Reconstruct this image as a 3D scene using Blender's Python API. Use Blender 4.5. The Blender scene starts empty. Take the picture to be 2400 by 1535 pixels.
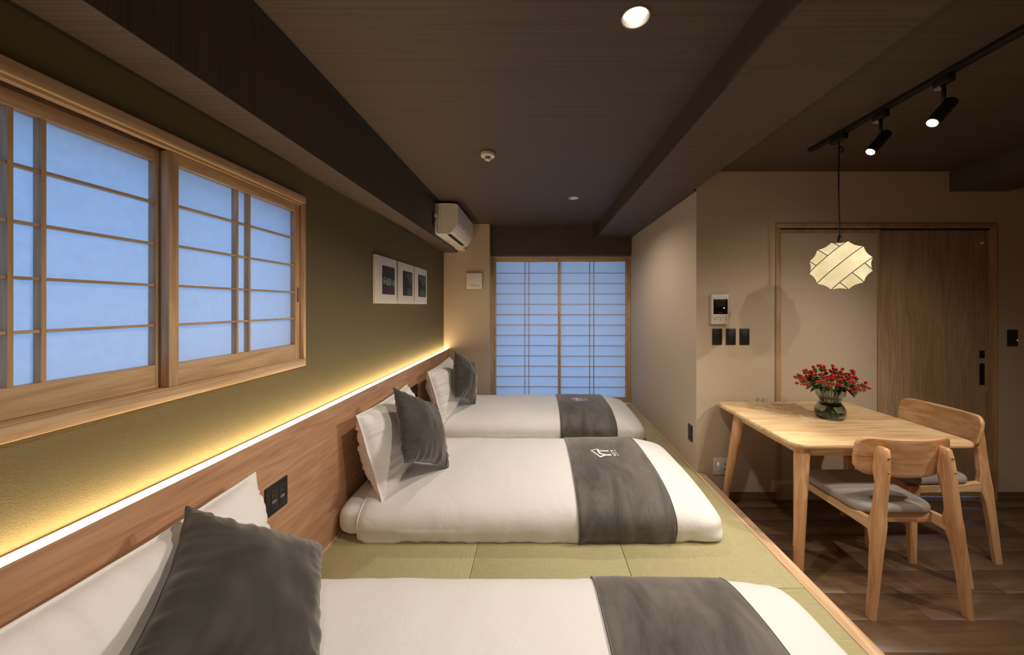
import bpy, bmesh, math, random
from mathutils import Vector, Matrix, noise

random.seed(7)
S = bpy.context.scene
COL = S.collection
PI = math.pi

# ------------------------------------------------------------------ camera
# metres; X right, Y into the room, Z up; floor Z=0. Photo frame 2400x1535,
# straight-on view with a shifted lens: vanishing point at pixel (1258, 716).
F, VX, VY, CZ = 820.0, 1258.0, 716.0, 1.425
cam_d = bpy.data.cameras.new('camera')
cam = bpy.data.objects.new('camera', cam_d)
COL.objects.link(cam)
cam.location = (0, 0, CZ)
cam.rotation_euler = (PI / 2, 0, 0)
cam_d.sensor_width = 36.0
cam_d.lens = 36.0 * F / 2400.0
cam_d.shift_x = -(VX - 1200.0) / 2400.0
cam_d.shift_y = -(767.5 - VY) / 2400.0
cam_d.clip_start = 0.02
S.camera = cam

# ------------------------------------------------------------------ world: blue dusk outside the paper screens
W = bpy.data.worlds.new('dusk'); S.world = W
W.use_nodes = True
bg = W.node_tree.nodes['Background']
bg.inputs['Color'].default_value = (0.27, 0.52, 1.0, 1)
bg.inputs['Strength'].default_value = 3.9

S.view_settings.view_transform = 'Standard'
S.view_settings.look = 'None'
S.view_settings.exposure = 0.0
S.view_settings.gamma = 1.0
S.view_settings.use_curve_mapping = False
S.cycles.use_denoising = True
S.cycles.max_bounces = 8
S.cycles.diffuse_bounces = 4
S.cycles.transmission_bounces = 8
S.cycles.sample_clamp_indirect = 6.0

# light levels (W)
P_DOWN, P_SPOT, P_SPOT_OUT, P_ENTRY = 50.0, 62.0, 14.0, 34.0
E_STRIP, E_SHADE = 23.0, .70
C_WARM = (1.0, 0.89, 0.76)
C_SPOT = (1.0, 0.90, 0.77)


# ------------------------------------------------------------------ pixel helpers
def onX(px, py, X):          # pixel -> point on a plane X = const
    Y = F * X / (px - VX)
    return (X, Y, CZ + (VY - py) * Y / F)


def onY(px, py, Y):
    return ((px - VX) * Y / F, Y, CZ + (VY - py) * Y / F)


def onZ(px, py, Z):
    Y = F * (CZ - Z) / (py - VY)
    return ((px - VX) * Y / F, Y, Z)


# ------------------------------------------------------------------ mesh helpers
class MB:
    """collects shapes; build() links them as one mesh object"""
    def __init__(s):
        s.v = []; s.f = []; s.sm = []

    def add(s, vs, fs, smooth=False):
        o = len(s.v)
        s.v += [tuple(p) for p in vs]
        s.f += [tuple(i + o for i in f) for f in fs]
        s.sm += [smooth] * len(fs)
        return s

    def box(s, x0, x1, y0, y1, z0, z1):
        vs = [(x, y, z) for x in (x0, x1) for y in (y0, y1) for z in (z0, z1)]
        return s.add(vs, [(0, 1, 3, 2), (4, 6, 7, 5), (0, 4, 5, 1), (2, 3, 7, 6), (0, 2, 6, 4), (1, 5, 7, 3)])

    def bbox(s, x0, x1, y0, y1, z0, z1, b=0.003, seg=2):
        bm = bmesh.new()
        r = bmesh.ops.create_cube(bm, size=1)
        for v in bm.verts:
            v.co = Vector(((x0 + x1) / 2 + v.co.x * (x1 - x0), (y0 + y1) / 2 + v.co.y * (y1 - y0), (z0 + z1) / 2 + v.co.z * (z1 - z0)))
        b = min(b, 0.45 * min(abs(x1 - x0), abs(y1 - y0), abs(z1 - z0)))
        bmesh.ops.bevel(bm, geom=list(bm.edges), offset=b, segments=seg, affect='EDGES', profile=0.5)
        bm.verts.index_update()
        vs = [v.co[:] for v in bm.verts]; fs = [tuple(v.index for v in f.verts) for f in bm.faces]
        bm.free()
        return s.add(vs, fs, True)

    def rings(s, rings, close=True, cap0=True, cap1=True, smooth=True):
        n = len(rings[0]); vs = [p for r in rings for p in r]; fs = []
        m = n if close else n - 1
        for i in range(len(rings) - 1):
            for j in range(m):
                k = (j + 1) % n
                fs.append((i * n + j, i * n + k, (i + 1) * n + k, (i + 1) * n + j))
        if cap0: fs.append(tuple(range(n - 1, -1, -1)))
        if cap1: fs.append(tuple((len(rings) - 1) * n + j for j in range(n)))
        return s.add(vs, fs, smooth)

    def lathe(s, prof, c=(0, 0, 0), n=32, cap0=True, cap1=True):
        rs = [[(c[0] + r * math.cos(2 * PI * j / n), c[1] + r * math.sin(2 * PI * j / n), c[2] + z) for j in range(n)] for r, z in prof]
        return s.rings(rs, True, cap0, cap1)

    def cyl(s, a, b, r0, r1=None, n=16):
        r1 = r0 if r1 is None else r1
        return s.tube([a, b], [r0, r1], n)

    def tube(s, pts, r, n=8, closed=False):
        pts = [Vector(p) for p in pts]; m = len(pts)
        if not isinstance(r, (list, tuple)): r = [r] * m
        rs = []; ref = None
        for i in range(m):
            if closed: d = pts[(i + 1) % m] - pts[i - 1]
            else: d = pts[min(i + 1, m - 1)] - pts[max(i - 1, 0)]
            d.normalize()
            if ref is None:
                ref = Vector((0, 0, 1)) if abs(d.z) < .9 else Vector((1, 0, 0))
            u = (ref - d * ref.dot(d)).normalized(); w = d.cross(u); ref = u
            rs.append([tuple(pts[i] + (u * math.cos(2 * PI * j / n) + w * math.sin(2 * PI * j / n)) * r[i]) for j in range(n)])
        if closed:
            rs.append(rs[0]); return s.rings(rs, True, False, False)
        return s.rings(rs)

    def prism(s, prof, axis, a, b, smooth=False):
        """profile of 2D points extruded along an axis ('x','y','z') from a to b"""
        def P(u, v, t):
            return {'x': (t, u, v), 'y': (u, t, v), 'z': (u, v, t)}[axis]
        n = len(prof)
        vs = [P(u, v, a) for u, v in prof] + [P(u, v, b) for u, v in prof]
        fs = [(i, (i + 1) % n, n + (i + 1) % n, n + i) for i in range(n)]
        fs += [tuple(range(n - 1, -1, -1)), tuple(range(n, 2 * n))]
        return s.add(vs, fs, smooth)

    def loft(s, st, ch=0.004):
        """stations (z, xc, yc, hx, hy): chamfered rectangular sections"""
        rs = []
        for z, x, y, hx, hy in st:
            c = min(ch, hx * .6, hy * .6)
            rs.append([(x + a, y + b, z) for a, b in ((hx - c, -hy), (hx, -hy + c), (hx, hy - c), (hx - c, hy), (-hx + c, hy), (-hx, hy - c), (-hx, -hy + c), (-hx + c, -hy))])
        return s.rings(rs)

    def slab(s, ha, hb, t, r, e, M, seg=6, esteps=3, rings=6, sub=6):
        """rounded slab: half sizes ha, hb, thickness t, corner radius r, edge rounding e; M maps (a, b, h) to a point"""
        def outline(ins):
            pts = []; rr = max(r - ins, 0.001)
            cs = [(ha - r, hb - r, 0), (-(ha - r), hb - r, PI / 2), (-(ha - r), -(hb - r), PI), (ha - r, -(hb - r), 1.5 * PI)]
            for i, (cx, cy, a0) in enumerate(cs):
                arc = [(cx + rr * math.cos(a0 + PI / 2 * k / seg), cy + rr * math.sin(a0 + PI / 2 * k / seg)) for k in range(seg + 1)]
                pts += arc
                nx, ny, na = cs[(i + 1) % 4]
                q = (nx + rr * math.cos(na), ny + rr * math.sin(na)); p = arc[-1]
                pts += [(p[0] + (q[0] - p[0]) * k / sub, p[1] + (q[1] - p[1]) * k / sub) for k in range(1, sub)]
            return pts
        rs = []
        def ring(ins, h, k=1.0):
            rs.append([M(a * k, b * k, h) for a, b in outline(ins)])
        for k in range(1, rings): ring(e, 0, k / rings)
        for k in range(esteps + 1):
            t_ = PI / 2 * k / esteps; ring(e * (1 - math.sin(t_)), e * (1 - math.cos(t_)))
        for k in range(esteps + 1):
            t_ = PI / 2 * k / esteps; ring(e * (1 - math.cos(t_)), t - e * (1 - math.sin(t_)))
        for k in range(rings - 1, 0, -1): ring(e, t, k / rings)
        return s.rings(rs)

    def build(s, name, mat, parent=None, loc=None, sharp=None):
        me = bpy.data.meshes.new(name)
        me.from_pydata(s.v, [], s.f)
        me.polygons.foreach_set('use_smooth', s.sm)
        me.update()
        if sharp is not None and any(s.sm): me.set_sharp_from_angle(angle=math.radians(sharp))
        bm = bmesh.new(); bm.from_mesh(me); bmesh.ops.recalc_face_normals(bm, faces=bm.faces); bm.to_mesh(me); bm.free()
        me.materials.append(M[mat] if isinstance(mat, str) else mat)
        o = bpy.data.objects.new(name, me); COL.objects.link(o)
        if loc is not None:
            me.transform(Matrix.Translation([-c for c in loc])); o.location = loc
        if parent is not None:
            if not parent.get('_local'):
                b = base(parent); me.transform(Matrix.Translation(-b))
            o.parent = parent
        return o


def base(o):
    v = Vector(o.location)
    while o.parent: o = o.parent; v += Vector(o.location)
    return v


def tag(o, label=None, cat=None, group=None, kind=None):
    if label: o['label'] = label
    if cat: o['category'] = cat
    if group: o['group'] = group
    if kind: o['kind'] = kind
    return o


def thing(name, loc, label=None, cat=None, group=None, kind=None, parent=None):
    o = bpy.data.objects.new(name, None); COL.objects.link(o)
    o.empty_display_size = 0.05
    o.location = loc
    if parent is not None:
        o.location = Vector(loc) - base(parent); o.parent = parent
    return tag(o, label, cat, group, kind)


def bx(name, mat, parent, x0, x1, y0, y1, z0, z1, b=0.0, seg=2):
    m = MB()
    if b: m.bbox(x0, x1, y0, y1, z0, z1, b, seg)
    else: m.box(x0, x1, y0, y1, z0, z1)
    return m.build(name, mat, parent, sharp=50 if b else None)


# ------------------------------------------------------------------ materials
M = {}


def lin(h):
    h = h.lstrip('#'); c = [int(h[i:i + 2], 16) / 255 for i in (0, 2, 4)]
    return tuple(x / 12.92 if x <= .04045 else ((x + .055) / 1.055) ** 2.4 for x in c) + (1,)


class NT:
    def __init__(s, name):
        s.m = bpy.data.materials.new(name); s.m.use_nodes = True; s.t = s.m.node_tree; s.n = s.t.nodes
        s.b = s.n['Principled BSDF']; M[name] = s.m

    def node(s, ty, **kw):
        n = s.n.new(ty)
        for k, v in kw.items():
            if hasattr(n, k): setattr(n, k, v)
            else: n.inputs[k.replace('_', ' ')].default_value = v
        return n

    def link(s, a, b): s.t.links.new(a, b)

    def coords(s, scale=(1, 1, 1), rot=(0, 0, 0), rand=False):
        tc = s.node('ShaderNodeTexCoord'); mp = s.node('ShaderNodeMapping')
        mp.inputs['Scale'].default_value = scale; mp.inputs['Rotation'].default_value = rot
        s.link(tc.outputs['Object'], mp.inputs['Vector'])
        if rand:
            oi = s.node('ShaderNodeObjectInfo'); mu = s.node('ShaderNodeMath', operation='MULTIPLY'); mu.inputs[1].default_value = 37.0
            s.link(oi.outputs['Random'], mu.inputs[0])
            cb = s.node('ShaderNodeCombineXYZ')
            for k in 'XYZ': s.link(mu.outputs[0], cb.inputs[k])
            s.link(cb.outputs[0], mp.inputs['Location'])
        return mp.outputs['Vector']

    def noise(s, vec, scale, detail=3, rough=.55, dist=0.0):
        n = s.node('ShaderNodeTexNoise'); s.link(vec, n.inputs['Vector'])
        n.inputs['Scale'].default_value = scale; n.inputs['Detail'].default_value = detail
        n.inputs['Roughness'].default_value = rough; n.inputs['Distortion'].default_value = dist
        return n.outputs['Fac']

    def ramp(s, fac, stops):
        r = s.node('ShaderNodeValToRGB'); el = r.color_ramp.elements
        while len(el) < len(stops): el.new(.5)
        for e, (p, c) in zip(el, stops): e.position = p; e.color = c
        s.link(fac, r.inputs['Fac']); return r.outputs['Color']

    def bump(s, h, strength=.2, dist=.002):
        b = s.node('ShaderNodeBump'); b.inputs['Strength'].default_value = strength; b.inputs['Distance'].default_value = dist
        s.link(h, b.inputs['Height']); s.link(b.outputs['Normal'], s.b.inputs['Normal'])

    def set(s, **kw):
        for k, v in kw.items(): s.b.inputs[k.replace('_', ' ')].default_value = v
        return s


def plain(name, col, rough=.5, **kw):
    t = NT(name); t.set(Base_Color=lin(col) if isinstance(col, str) else col, Roughness=rough, **kw); return t


def wood(name, dark, light, axis, scale=1.0, rough=.45, rand=False, contrast=.5, bump=.08, fine=1.0):
    t = NT(name); sc = [14 * scale] * 3; sc[axis] = 1.1 * scale
    v = t.coords(tuple(sc), rand=rand)
    n1 = t.noise(v, 1.0, 4, .6, 1.2)
    v2 = t.coords(tuple(c * (6 if i != axis else 2.5) for i, c in enumerate(sc)), rand=rand)
    n2 = t.noise(v2, fine, 3, .6)
    mx = t.node('ShaderNodeMath', operation='MULTIPLY_ADD'); mx.inputs[1].default_value = .35
    t.link(n2, mx.inputs[0]); t.link(n1, mx.inputs[2])
    c = t.ramp(mx.outputs[0], [(.67 - contrast * .4, lin(dark)), (.67 + contrast * .4, lin(light))])
    t.link(c, t.b.inputs['Base Color']); t.set(Roughness=rough)
    if bump: t.bump(mx.outputs[0], bump, .001)
    return t


def wallpaper(name, c0, c1, scale=260, bump=.25, rough=.85):
    t = NT(name); v = t.coords()
    n = t.noise(v, scale, 3, .65)
    t.link(t.ramp(n, [(.3, lin(c0)), (.7, lin(c1))]), t.b.inputs['Base Color']); t.set(Roughness=rough)
    t.b.inputs['Specular IOR Level'].default_value = .25
    t.bump(n, bump, .0015)
    return t


wallpaper('wall_olive', '#695f43', '#726749', 260, 1.0)
wallpaper('wall_beige', '#b8a48c', '#cbb8a0', 330, .15)
# dark ribbed ceiling paper, streaks along X
t = NT('ceiling_paper'); v = t.coords((1.5, 240, 240)); n = t.noise(v, 1.0, 3, .6)
t.link(t.ramp(n, [(.3, lin('#42372e')), (.7, lin('#594b40'))]), t.b.inputs['Base Color']); t.set(Roughness=.6); t.bump(n, .15, .001)
t = NT('beam_paper'); v = t.coords((1.5, 240, 1.5)); n = t.noise(v, 1.0, 3, .6)
t.link(t.ramp(n, [(.3, lin('#42372e')), (.7, lin('#594b40'))]), t.b.inputs['Base Color']); t.set(Roughness=.6)
plain('ceiling_trim', '#3a332e', .6)
wood('wood_headboard', '#a5795a', '#c69a78', 1, 2.6, .42, contrast=.5)
wood('wood_cedar_y', '#b8936c', '#d9b78e', 1, 2.2, .5, contrast=.4)
wood('wood_cedar_z', '#b8936c', '#d9b78e', 2, 2.2, .5, contrast=.4)
wood('wood_cedar_x', '#b8936c', '#d9b78e', 0, 2.2, .5, contrast=.4)
wood('wood_edge', '#c9a27c', '#e6c7a2', 1, 2.0, .45, contrast=.4)
wood('wood_ash_x', '#cfa473', '#ecd0a2', 0, 1.6, .38, contrast=.38)
wood('wood_ash_y', '#c99a69', '#e8c797', 1, 1.6, .4, contrast=.38)
wood('wood_ash_z', '#c79160', '#e4b68a', 2, 1.6, .4, contrast=.38, rand=True)
wood('wood_ash_back', '#c79160', '#e4b68a', 0, 1.6, .4, contrast=.38, rand=True)
wood('wood_door', '#ab8c68', '#c4a580', 2, 1.8, .45, contrast=.35)
wood('wood_frame', '#a17d5a', '#b8946c', 2, 1.6, .5, contrast=.3)
wood('wood_floor', '#5f4733', '#7d6149', 0, 1.8, .36, rand=True, contrast=.7)
wood('wood_base', '#5a4634', '#6d5640', 0, 1.5, .5, contrast=.3)
plain('floor_gap', '#a08c70', .7)
for nm, ax in (('tatami_x', 0), ('tatami_y', 1)):
    t = NT(nm); sc = [420.0, 420.0, 60.0]; sc[ax] = 18.0
    n = t.noise(t.coords(tuple(sc)), 1.0, 2, .6)
    wv = t.node('ShaderNodeTexWave'); wv.bands_direction = 'X' if ax == 0 else 'Y'; wv.inputs['Scale'].default_value = 26.0
    wv.inputs['Distortion'].default_value = .3
    t.link(t.coords(), wv.inputs['Vector'])
    mx = t.node('ShaderNodeMath', operation='MULTIPLY_ADD'); mx.inputs[1].default_value = .22
    t.link(wv.outputs['Fac'], mx.inputs[0]); t.link(n, mx.inputs[2])
    t.link(t.ramp(mx.outputs[0], [(.35, lin('#a1996f')), (.85, lin('#bcb187'))]), t.b.inputs['Base Color'])
    t.set(Roughness=.6); t.bump(mx.outputs[0], .12, .001)
# cotton bedding
t = NT('cotton'); v = t.coords(); n = t.noise(v, 9, 5, .6, .6)
t.set(Base_Color=lin('#ebe8e6'), Roughness=.75); t.b.inputs['Sheen Weight'].default_value = .15; t.bump(n, .38, .012)
t = NT('cotton_pillow'); v = t.coords(); n = t.noise(v, 11, 5, .6, .8)
t.set(Base_Color=lin('#ece8e4'), Roughness=.75); t.b.inputs['Sheen Weight'].default_value = .15; t.bump(n, .3, .012)
# velvet: brushed nap in patches
for nm, sc, d, l, sw in (('velvet', (8, 2.6, 2.6), '#363231', '#76706b', 1.0), ('velvet_cushion', (5, 5, 5), '#322f2d', '#4a4542', 1.0)):
    t = NT(nm); n = t.noise(t.coords(sc), 1.0, 6, .65, .6)
    t.link(t.ramp(n, [(.28, lin(d)), (.74, lin(l))]), t.b.inputs['Base Color'])
    t.set(Roughness=.7); t.b.inputs['Sheen Weight'].default_value = sw; t.b.inputs['Sheen Roughness'].default_value = .42
    t.b.inputs['Sheen Tint'].default_value = lin('#e8e0d8')
    t.b.inputs['Specular IOR Level'].default_value = .2
    n2 = t.noise(t.coords(), 16, 4, .6, 1.0); t.bump(n2, .10, .008)
plain('thread_white', '#f2f0ee', .6)
# paper screens: light passes through from outside
t = NT('shoji_paper'); out = t.n['Material Output']
tr = t.node('ShaderNodeBsdfTranslucent'); di = t.node('ShaderNodeBsdfDiffuse'); mxs = t.node('ShaderNodeMixShader')
n = t.noise(t.coords(), 60, 4, .6)
t.link(t.ramp(n, [(.3, (.66, .68, .70, 1)), (.7, (.72, .74, .75, 1))]), tr.inputs['Color'])
di.inputs['Color'].default_value = (.72, .72, .70, 1)
mxs.inputs['Fac'].default_value = .45
t.link(tr.outputs[0], mxs.inputs[1]); t.link(di.outputs[0], mxs.inputs[2]); t.link(mxs.outputs[0], out.inputs['Surface'])
plain('black_plastic', '#1d1a18', .4)
plain('black_module', '#2b2725', .35)
plain('black_hole', '#050505', .8)
plain('black_metal', '#15120f', .5)
plain('white_plastic', '#dcd3c6', .4)
plain('white_panel', '#e2dad0', .3)
plain('print_grey', '#8d8275', .7)
plain('print_light', '#b8b0a6', .7)
plain('concrete', '#77736e', .9)
plain('canvas', '#d9d2cc', .8)
plain('print_purple', '#30242f', .7)
plain('print_green', '#4e6350', .7)
plain('print_green_light', '#6f866b', .7)
plain('fabric_seat', '#a29992', .85)
plain('screen_glass', '#0c0c0d', .15)
plain('screen_dim', '#26231f', .25)
plain('outlet_white', '#d6cec4', .45)
plain('steel', '#b9b5ae', .3, Metallic=1.0)
plain('wire_dark', '#3c3015', .6)
plain('berry_red', '#b01018', .25)
plain('stem_green', '#5d6b31', .6)
plain('leaf_green', '#2c3d1f', .5)
plain('leaf_light', '#6c7434', .5)
t = plain('smoke_glass', (.68, .75, .69, 1), .02); t.b.inputs['Transmission Weight'].default_value = 1.0; t.b.inputs['IOR'].default_value = 1.45
t = plain('water', (.85, .92, .88, 1), .0); t.b.inputs['Transmission Weight'].default_value = 1.0; t.b.inputs['IOR'].default_value = 1.33


def emit(name, col, st):
    t = NT(name); t.set(Base_Color=col + (1,)); t.b.inputs['Emission Color'].default_value = col + (1,); t.b.inputs['Emission Strength'].default_value = st; return t


emit('led_strip', (1.0, .76, .43), E_STRIP)
emit('lens_lit', (1.0, .93, .84), 14.0)
emit('led_blue', (.3, .35, 1.0), 3.0)
emit('led_white', (.75, .8, 1.0), .7)
t = NT('lamp_paper'); n = t.noise(t.coords(), 22, 5, .65, .5)
t.link(t.ramp(n, [(.3, (1.0, .72, .30, 1)), (.72, (1.0, .92, .62, 1))]), t.b.inputs['Emission Color'])
t.b.inputs['Emission Strength'].default_value = E_SHADE; t.set(Base_Color=(.35, .30, .2, 1), Roughness=.8)


def light(name, ty, parent, loc, power, col, aim=None, size=1.6, blend=.6, rad=.025):
    d = bpy.data.lights.new(name, ty); d.energy = power; d.color = col
    d.shadow_soft_size = rad
    if ty == 'SPOT': d.spot_size = size; d.spot_blend = blend
    o = bpy.data.objects.new(name, d); COL.objects.link(o)
    o.location = Vector(loc) - (base(parent) if parent else Vector())
    if aim is not None:
        o.rotation_euler = Vector(aim).to_track_quat('-Z', 'Y').to_euler()
    if parent: o.parent = parent
    return o


# ================================================================== THE SETTING
ZT = 0.203            # tatami level
XW = -1.12            # left wall
XH = -1.0607          # headboard face
ZC = 2.406            # ceiling
YD = 2.5625           # dining wall
XA = 1.169            # alcove side wall
YP = 4.212            # pillar face
YB = 4.377            # paper-screen plane at the back
XR, YR = 4.3, -1.7    # right wall, wall behind the camera
XE = 1.2205           # platform edge

# floor: dark slab with planks laid on it
fl = bx('floor', 'floor_gap', None, XW - .1, XR + .1, YR - .1, YB + .3, -.10, -.0025); tag(fl, kind='structure')
pl_me = {}
row = 0
y = 1.437 + .1485 * 7.58
yrows = [1.437 + .1485 * k for k in range(-22, 8)]
for k, y0 in enumerate(yrows):
    y1 = min(y0 + .1485, YD - .001)
    if y1 - y0 < .03: continue
    xs = XE - .02 if y1 > -.28 else XW + .005
    off = (k * .37) % .91
    x = xs - off
    while x < XR - .02:
        a, b = max(x, xs), min(x + .91, XR - .003)
        if b - a > .03:
            key = (round(b - a, 3), round(y1 - y0, 3))
            if key not in pl_me:
                o = MB().bbox(0, key[0] - .002, 0, key[1] - .0025, -.0022, 0, .0008, 1).build('floor_plank', 'wood_floor')
                pl_me[key] = o.data; o.name = 'floor_plank'
            else:
                o = bpy.data.objects.new('floor_plank', pl_me[key]); COL.objects.link(o)
            o.parent = fl; o.location = (a, y0, 0)
        x += .91

# left wall with the window opening
WY0, WY1, WZ0, WZ1 = .495, 1.655, 1.160, 1.925
m = MB()
m.box(XW - .14, XW, YR, WY0, 0, ZC); m.box(XW - .14, XW, WY1, YB + .25, 0, ZC)
m.box(XW - .14, XW, WY0, WY1, 0, WZ0); m.box(XW - .14, XW, WY0, WY1, WZ1, ZC)
tag(m.build('wall_left', 'wall_olive'), kind='structure')
# back: pillar, strip above the screens
m = MB(); m.box(XW, -.570, YP, YB + .25, 0, ZC)
tag(m.build('wall_pillar', 'wall_beige'), kind='structure')
# dining wall with the block beside the sleeping alcove
DX0, DX1, DZ1 = (1816.7 - VX) / 320, (2335 - VX) / 320, CZ + (VY - 523.6) / 320
m = MB()
m.box(XA, DX0, YD, YB + .25, 0, ZC); m.box(DX1, XR + .1, YD, YD + .14, 0, ZC)
m.box(DX0, DX1, YD, YD + .14, DZ1, ZC)
tag(m.build('wall_back', 'wall_beige'), kind='structure')
tag(bx('wall_right', 'wall_beige', None, XR, XR + .1, YR, YD, 0, ZC), kind='structure')
tag(bx('wall_front', 'wall_beige', None, XW - .1, XR + .1, YR - .1, YR, 0, ZC), kind='structure')
wa = tag(bx('wall_alcove', 'wall_beige', None, -.570, XA, YB + .03, YB + .25, 2.05, ZC), kind='structure')

# ceiling and beams
ce = bx('ceiling', 'ceiling_paper', None, XW - .14, XR + .1, YR - .1, YB + .25, ZC, ZC + .1); tag(ce, kind='structure')
ZB1 = 2.064; XB1 = -.95
bx('beam', 'beam_paper', ce, XW + .0005, XB1, YR, YP - .0005, ZB1, ZC - .0005)
bx('ceiling_strip', 'ceiling_trim', ce, XB1, XB1 + .037, YR, YP - .001, ZC - .006, ZC - .0005)
ZB2 = CZ + .838
m = MB(); m.box(.730, 1.140, YR, YD - .001, ZB2, ZC - .0005); m.box(.730, XA - .0005, YD - .001, 4.31, ZB2, ZC - .0005)
m.build('beam', 'beam_paper', ce)
bx('beam', 'beam_paper', ce, -.5695, XA - .0005, 4.31, YB + .03, CZ + .624, ZC - .0005)
bx('beam', 'beam_paper', ce, 3.022, 3.452, YR, YD - .0005, CZ + .835, ZC - .0005)
# unseen slab added outside to darken the top of the tall screens
bx('added_shade_slab', 'concrete', wa, -1.6, 2.2, YB + .26, YB + 2.2, 2.03, 2.15)

# baseboards
def baseboard(name, x0, x1):
    b = MB(); b.prism([(YD - .012, 0), (YD - .0005, 0), (YD - .0005, .06), (YD - .008, .06), (YD - .010, .045), (YD - .010, .030), (YD - .013, .026)], 'x', x0, x1)
    return tag(b.build(name, 'wood_base'), kind='structure')
baseboard('baseboard_back', XE + .001, DX0 - .001)
baseboard('baseboard_right', DX1 + .001, XR - .001)

# ---- paper-screen window on the left wall
w1 = thing('window_1', (XW, (WY0 + WY1) / 2, WZ0), kind='structure')
fo = .020                                   # frame stands proud of the wall
bx('frame_head', 'wood_cedar_y', w1, XW - .13, XW + fo, WY0 - .013, WY1 + .013, 1.908, 1.942, .002)
bx('frame_sill', 'wood_cedar_y', w1, XW - .13, XW + fo, WY0 - .013, WY1 + .013, 1.139, 1.172, .002)
bx('frame_jamb', 'wood_cedar_z', w1, XW - .13, XW + fo, WY1, WY1 + .013, 1.1725, 1.9075, .002)
bx('frame_jamb', 'wood_cedar_z', w1, XW - .13, XW + fo, WY0 - .013, WY0, 1.1725, 1.9075, .002)
bx('head_block', 'wood_cedar_y', w1, XW - .13, XW - .060, WY0, WY1, 1.86, 1.9078)
bx('head_divider', 'wood_base', w1, XW - .0595, XW - .0265, WY0, WY1, 1.8985, 1.9078)
bx('track_rail', 'wood_cedar_y', w1, XW - .008, XW + .012, WY0, WY1, 1.899, 1.9078)
bx('track_rail', 'wood_cedar_y', w1, XW - .070, XW + .004, WY0, WY1, 1.1722, 1.1755)

def shoji_left(y0, y1, xf, ys, pull=False):
    p = thing('shoji_panel', (xf, (y0 + y1) / 2, 1.176), parent=w1)
    xb = xf - .026; st = .030
    bx('stile', 'wood_cedar_z', p, xb, xf, y0, y0 + st, 1.176, 1.898, .0015)
    s2 = bx('stile', 'wood_cedar_z', p, xb, xf, y1 - st, y1, 1.176, 1.898, .0015)
    bx('bottom_rail', 'wood_cedar_y', p, xb, xf - .001, y0 + st, y1 - st, 1.176, 1.245, .0015)
    bx('top_rail', 'wood_cedar_y', p, xb, xf - .001, y0 + st, y1 - st, 1.862, 1.898, .0015)
    for z in (1.365, 1.487, 1.612, 1.738):
        bx('bar', 'wood_cedar_y', p, xb + .003, xf - .006, y0 + st, y1 - st, z - .0035, z + .0035)
    for yy in ys:
        bx('bar', 'wood_cedar_z', p, xb + .003, xf - .004, yy - .0045, yy + .0045, 1.245, 1.862)
    bx('paper', 'shoji_paper', p, xb + .001, xb + .003, y0 + .01, y1 - .01, 1.20, 1.885)
    if pull:
        h = MB(); c = (xf + .0005, y1 - st / 2, 1.475)
        h.slab(.008, .038, .003, .0079, .001, lambda a, b, hh: (c[0] - .002 + hh, c[1] + a, c[2] + b), rings=2, sub=1)
        h.build('finger_pull', 'wood_cedar_z', p, sharp=40)
        h = MB(); h.slab(.0045, .034, .001, .0044, .0003, lambda a, b, hh: (c[0] + .0008 + hh, c[1] + a, c[2] + b), rings=2, sub=1)
        h.build('pull_recess', 'wood_base', p)
shoji_left(1.0654, 1.6535, XW, (1.314, 1.370), True)
shoji_left(.497, 1.087, XW - .030, (.767, .819))

# ---- tall paper screens at the back
w2 = thing('window_2', (.3, YB, ZT), kind='structure')
X0, X1, ZH = -.5695, XA - .001, CZ + (VY - 601) * YB / F
bx('frame_head', 'wood_cedar_x', w2, X0, X1, YB - .01, YB + .10, ZH - .024, ZH, .002)
bx('frame_jamb', 'wood_cedar_z', w2, X0, X0 + .025, YB - .01, YB + .10, ZT, ZH - .024, .002)
bx('frame_jamb', 'wood_cedar_z', w2, X1 - .025, X1, YB - .01, YB + .10, ZT, ZH - .024, .002)
bx('frame_sill', 'wood_cedar_x', w2, X0 + .025, X1 - .025, YB - .01, YB + .10, ZT, ZT + .02)

def shoji_back(x0, x1, yf, xs, xp):
    p = thing('shoji_panel', ((x0 + x1) / 2, yf, ZT + .02), parent=w2)
    zt, zb = ZH - .026, ZT + .021; yb = yf + .026; st = .030
    bx('stile', 'wood_cedar_z', p, x0, x0 + st, yf, yb, zb, zt, .0015)
    bx('stile', 'wood_cedar_z', p, x1 - st, x1, yf, yb, zb, zt, .0015)
    bx('top_rail', 'wood_cedar_x', p, x0 + st, x1 - st, yf + .001, yb, zt - .038, zt, .0015)
    bx('bottom_rail', 'wood_cedar_x', p, x0 + st, x1 - st, yf + .001, yb, zb, zb + .05, .0015)
    for k in range(12):
        z = 1.832 - .1302 * k
        bx('bar', 'wood_cedar_x', p, x0 + st, x1 - st, yf + .008, yb - .003, z - .0035, z + .0035)
    for x in xs:
        bx('bar', 'wood_cedar_z', p, x - .0045, x + .0045, yf + .004, yb - .003, zb + .05, zt - .038)
    bx('paper', 'shoji_paper', p, x0 + .01, x1 - .01, yb - .003, yb - .001, zb + .02, zt - .015)
    c = (xp, yf - .0002, 1.0)
    h = MB(); h.slab(.008, .04, .002, .0079, .0005, lambda a, b, hh: (c[0] + a, c[1] - hh, c[2] + b), rings=2, sub=1)
    h.build('finger_pull', 'wood_edge', p)
xm = (1311 - VX) * YB / F
shoji_back(X0 + .027, xm + .015, YB + .03, ((1230 - VX) * YB / F, (1239.6 - VX) * YB / F), X0 + .042)
shoji_back(xm - .015, X1 - .027, YB + .001, ((1382.3 - VX) * YB / F, (1392 - VX) * YB / F), X1 - .042)

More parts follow.
